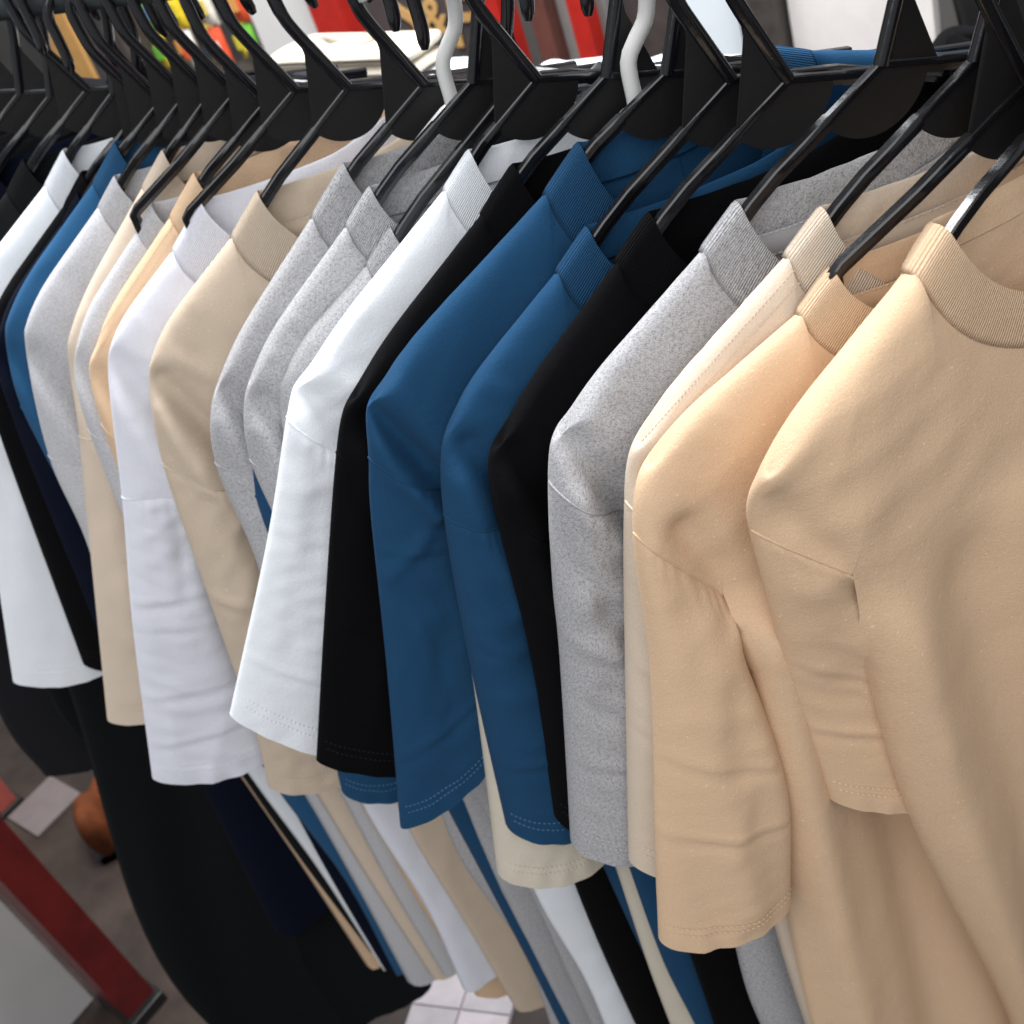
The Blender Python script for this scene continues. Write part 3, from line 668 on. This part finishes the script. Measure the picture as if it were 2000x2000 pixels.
c, h = bx(-2.262, -2.165, .2, 1.6, YB-.03, .03); simple('red_frame', 'thick red upright left of the dark sign with gold lettering', 'frame post', M_RED, [('upright', c, h, M_RED), ('side_lip', (c[0]-.053, c[1]+.01, c[2]), (.006, .02, h[2]), M_BLK)])
c, h = bx(-2.155, -1.80, .3, 1.6, YB+.03); sign = simple('shop_sign', 'dark sign board with gold script letters behind the rack', 'sign', M_DARK, [('board', c, h, M_DARK)])
def lettering(txt, x, z, size, shear, parent, y):
    cu = bpy.data.curves.new('lettering', 'FONT'); cu.body = txt; cu.size = size; cu.shear = shear; cu.extrude = .0015; cu.offset = .002
    o = bpy.data.objects.new('lettering', cu); COL.objects.link(o); o.data.materials.append(M_GOLD)
    me = bpy.data.meshes.new_from_object(o); COL.objects.unlink(o); bpy.data.objects.remove(o)
    me.materials.clear(); me.materials.append(M_GOLD)
    o = new_obj('lettering', me, parent); o.rotation_euler = (math.pi/2, 0, 0); o.location = (x-parent.location.x, y-parent.location.y, z)
lettering('S', -2.10, .965, .20, .1, sign, YB+.014); lettering('&', -2.005, .985, .115, .1, sign, YB+.014); lettering('F', -1.935, .955, .17, .1, sign, YB+.014)
c, h = bx(-1.785, -1.715, .2, 1.6, YB-.03, .03); simple('red_frame', 'narrow red upright right of the dark sign, behind the white hanger', 'frame post', M_RED, [('upright', c, h, M_RED)])
c, h = bx(-1.60, -1.545, .86, 1.6, YB+.02); simple('framed_panel', 'grey panel in a brown wooden frame behind the black hangers', 'panel', M_GREYP, [('panel', (-1.585, YB+.03, 1.2), (.07, .01, .40), M_GREYP), ('frame_stile', (-1.652, YB, 1.2), (.022, .02, .40), M_BROWN), ('frame_rail', (-1.55, YB, .86), (.08, .02, .03), M_BROWN)])
c, h = bx(-1.552, -1.510, .3, 1.6, YB-.03, .02); simple('red_frame', 'slim red upright beside the brown framed grey panel', 'frame post', M_RED, [('upright', c, h, M_RED)])
c, h = bx(-1.49, -1.33, .3, 1.6, YB+.05); simple('board', 'brown and grey board behind the right white hanger', 'board', M_GREYP, [('panel', c, h, M_POST)])
c, h = bx(-1.325, -1.185, .3, 1.6); simple('board', 'bluish white glossy board behind the hangers, right of middle', 'board', M_PANEL, [('panel', c, h, M_PANEL)])
c, h = bx(-1.183, -1.112, 0.0, 1.7, YB-.02, .03); simple('post', 'dark brown upright post between two pale boards', 'post', M_POST, [('shaft', c, h, M_POST)])
c, h = bx(-1.105, -.845, .3, 1.6); simple('board', 'off white wood grain board at upper right', 'board', M_OFFW, [('panel', c, h, M_OFFW)])
# rounded black chair back
ch = MB(); P = np.zeros((12, 20, 3))
for i in range(12):
    for j in range(20):
        a = 2*math.pi*j/20; t = i/11.; r = .085*math.sqrt(max(.02, 1-(2*t-1)**6))
        P[i, j] = (r*math.cos(a), .02*math.sin(a), .85+.75*t)
ch.grid(P, closed=True); T = empty('chair', (-.745, YB+.02, 0)); tag(T, 'black rounded chair back at the upper right corner', 'chair'); ch.build('backrest', M_BLK, T)
for sx in (-.07, .07):
    l = MB(); l.tube([(sx, 0, 0), (sx, 0, .9)], .012); l.build('leg', M_BLK, T)
# packets on a shelf, upper left
sh = MB()
simple('shelf', 'dark shelf holding bright packets at upper left', 'shelf', M_POST, [('board', (-2.75, YB+.05, .93), (.26, .12, .012), M_POST), ('side_panel', (-3.02, YB+.05, .8), (.012, .12, .8), M_POST), ('side_panel', (-2.555, YB+.06, .5), (.010, .10, .5), M_POST)])
pk = [((.75, .55, .03), 'yellow packet'), ((.80, .62, .10), 'pale yellow packet'), ((.15, .45, .05), 'green packet'), ((.75, .35, .10), 'orange packet'), ((.80, .10, .04), 'red packet'), ((.08, .25, .60), 'blue packet'), ((.75, .70, .62), 'cream packet'), ((.70, .60, .05), 'lemon packet')]
k = 0
for row in range(3):
    for i in range(7):
        cc, nm = pk[(i*3+row*2) % len(pk)]; k += 1
        x = -2.98+.062*i+.01*row; z = .945+.105*row
        T = empty('snack_packet', (x, YB+.02+.03*(i % 2), z)); tag(T, nm+' on the shelf at upper left, %s row, place %s from the left' % (('bottom', 'middle', 'top')[row], ('one', 'two', 'three', 'four', 'five', 'six', 'seven')[i]), 'packet', 'bright packets on the shelf')
        b = MB(); P = np.zeros((9, 7, 3)); Q = np.zeros((9, 7, 3))
        for a_ in range(9):
            for c_ in range(7):
                u_, v_ = c_/6., a_/8.; bl = .014*math.sin(math.pi*u_)**.6*math.sin(math.pi*v_)**.5
                P[a_, c_] = (-.028+.056*u_, -bl-.001, .1*v_); Q[a_, c_] = (-.028+.056*u_, bl+.001, .1*v_)
        b.grid(P); b.grid(Q, flip=True); b.build('pouch', plain('foil_%d' % k, cc, .3, .5, var=.35, bscale=60), T)
        lb = MB(); lb.box((0, -.0165, .05), (.017, .0015, .018)); lb.build('printed_panel', plain('print_%d' % k, pk[(i+row*3+2) % len(pk)][0], .4, .4), T, smooth=False)
simple('cardboard', 'orange brown cardboard sheet leaning behind the hooks at upper left', 'cardboard', None, [('sheet', (-3.25, YB-.1, 1.15), (.10, .006, .25), plain('cardboard', (.55, .30, .10), .7, .2, var=.1))])

# table with folded shirts behind the rack
simple('display_table', 'narrow grey table behind the rack that carries folded shirts', 'table', M_TABLE, [('table_top', (-.9, 1.18, 1.205), (.85, .05, .012), M_TABLE)]+[('leg', (x, y, .6), (.02, .02, .595), M_POST) for x in (-1.70, -.1) for y in (1.15, 1.21)])
def folded(label, col, x, y, z, w_, d_, t_, rz, collar=True, seed=1):
    T = empty('folded_shirt', (x, y, z), rz); tag(T, label, 'folded shirt', 'folded shirts on the table behind the rack')
    r = np.random.RandomState(seed); b = MB(); nx, ny = 26, 20
    for lay in range(2):
        G = np.zeros((ny+1, nx*2, 3)); zz = t_*.5*lay; hh = t_*.5
        for i in range(ny+1):
            yy = (i/ny-.5)*d_*(1-.02*lay)
            for j in range(nx*2):
                a = 2*math.pi*j/(nx*2); cx_ = math.copysign(abs(math.cos(a))**.25, math.cos(a)); sz = math.copysign(abs(math.sin(a))**.8, math.sin(a))
                endr = math.sqrt(max(0, 1-abs(2*i/ny-1)**14))
                G[i, j] = (cx_*w_/2*(1-.015*lay)*(.96+.04*endr), yy, zz+hh*.5+sz*hh*.52*max(.15, endr)+.004*math.sin(7*cx_+seed+lay)*math.sin(9*yy*6+seed))
        b.grid(G, closed=True)
    b.build('fold', MAT[col], T, weld=1e-5)
    if collar:
        c = MB(); ph = np.linspace(0, 2*math.pi, 60); rows = []
        for f_ in np.linspace(0, 2*math.pi, 9):
            rr = .011*math.cos(f_); zz = .008*math.sin(f_)
            rows.append(np.stack([(.050+rr)*np.cos(ph), -d_*.5+.036+(.018+rr)*np.sin(ph), t_+.001+zz+.004*np.cos(ph*2)], -1))
        G = np.array(rows); UV = np.stack([np.tile(ph*.06, (9, 1)), np.tile(np.linspace(0, .05, 9)[:, None], (1, 60))], -1)
        c.grid(G, UV); c.build('collar', MAT[col+'_rib'], T)
folded('white folded shirt at the left of the table, under the cream one', 'white', -1.30, 1.185, 1.217, .36, .085, .036, .0, seed=1)
folded('cream folded shirt lying on top of the white one', 'cream', -1.335, 1.19, 1.254, .30, .08, .042, -.03, seed=2)
folded('white folded shirt in the middle of the table', 'white', -.93, 1.18, 1.217, .20, .08, .026, .02, seed=3)
folded('pale folded shirt between the middle white and the blue one', 'lilac', -.70, 1.178, 1.217, .18, .075, .024, -.02, seed=4)
folded('blue folded shirt with rolled ribbed collar at right of the table', 'blue', -.575, 1.18, 1.217, .11, .07, .016, .02, seed=5)
folded('black folded shirt at the right end of the table', 'black', -.43, 1.185, 1.217, .17, .085, .036, .05, seed=6)

# red framed cabinet at the lower left, and what lies on the floor
simple('cabinet', 'white panelled cabinet with a scuffed red corner post at lower left', 'cabinet', None, [('side_panel', (-1.79, -.35, .50), (.02, .54, .5), plain('dusty_white_panel', (.50, .49, .48), .5, .4, var=.12, bscale=5)), ('corner_post', (-1.70, .225, .52), (.052, .03, .52), M_REDD), ('foot', (-1.69, .225, .012), (.058, .036, .012), M_BLK)])
simple('red_frame', 'faded red frame leg on the floor under the dark shirts at far left', 'frame leg', None, [('leg', (-2.37, .39, .35), (.022, .022, .35), plain('faded_red', (.40, .09, .07), .5, .4, var=.2)), ('foot', (-2.37, .39, .006), (.03, .03, .006), M_BLK)])
simple('paper', 'pale sheet of paper on the floor at far left', 'paper', None, [('sheet', (-2.27, .43, .004), (.06, .06, .003), plain('paper', (.17, .14, .135), .8, .3, var=.08))], bevel=0)
# an orange leather shoe
shp = MB(); P = np.zeros((16, 18, 3))
for i in range(16):
    t = i/15.; L = -.13+.26*t; wv = .042*math.sin(math.pi*min(1, .08+.92*t))**.45*(1 if t < .6 else 1-.25*(t-.6)); hv = .075*(1-sstep(np.array([(t-.35)/.4]))[0])+.045*(1-t*.35)
    for j in range(18):
        a = 2*math.pi*j/18; P[i, j] = (wv*math.cos(a), L, .018+max(0, .5+.5*math.sin(a))*hv)
shp.grid(P, closed=True); shp.f.append(tuple(range(18))[::-1]); shp.f.append(tuple(15*18+k for k in range(18)))
T = empty('shoe', (-2.08, .47, 0), 1.0); tag(T, 'orange brown leather shoe on the floor at lower left', 'shoe'); T.scale = (.95, .85, .95); shp.build('upper', plain('orange_leather', (.13, .036, .012), .8, .2, var=.3), T)
so = MB(); G = P.copy(); G[..., 2] = np.where(np.sin(np.linspace(0, 2*math.pi, 18, endpoint=False))[None] > 0, .022, 0); G[..., 0] *= 1.08; so.grid(G, closed=True); so.build('sole', M_BLK, T)
# pale floor tiles showing below the hems
T = empty('floor_tile', (-1.12, .49, 0), .35); tag(T, 'pale tiled patch of floor below the shirt hems', 'tile patch')
g_ = MB(); g_.box((0, 0, .002), (.088, .088, .002)); g_.build('grout_bed', plain('grout', (.34, .31, .32), .7, .2), T, smooth=False)
for i in range(2):
    for j in range(2):
        b = MB(); b.box(((i-.5)*.088, (j-.5)*.088, .005), (.0425, .0425, .003)); b.build('tile', plain('tile_%d%d' % (i, j), (.40+.05*((i*2+j) % 3), .37+.04*((i*2+j) % 3), .39+.04*((i*2+j) % 3)), .35, .5, var=.1), T, smooth=False)
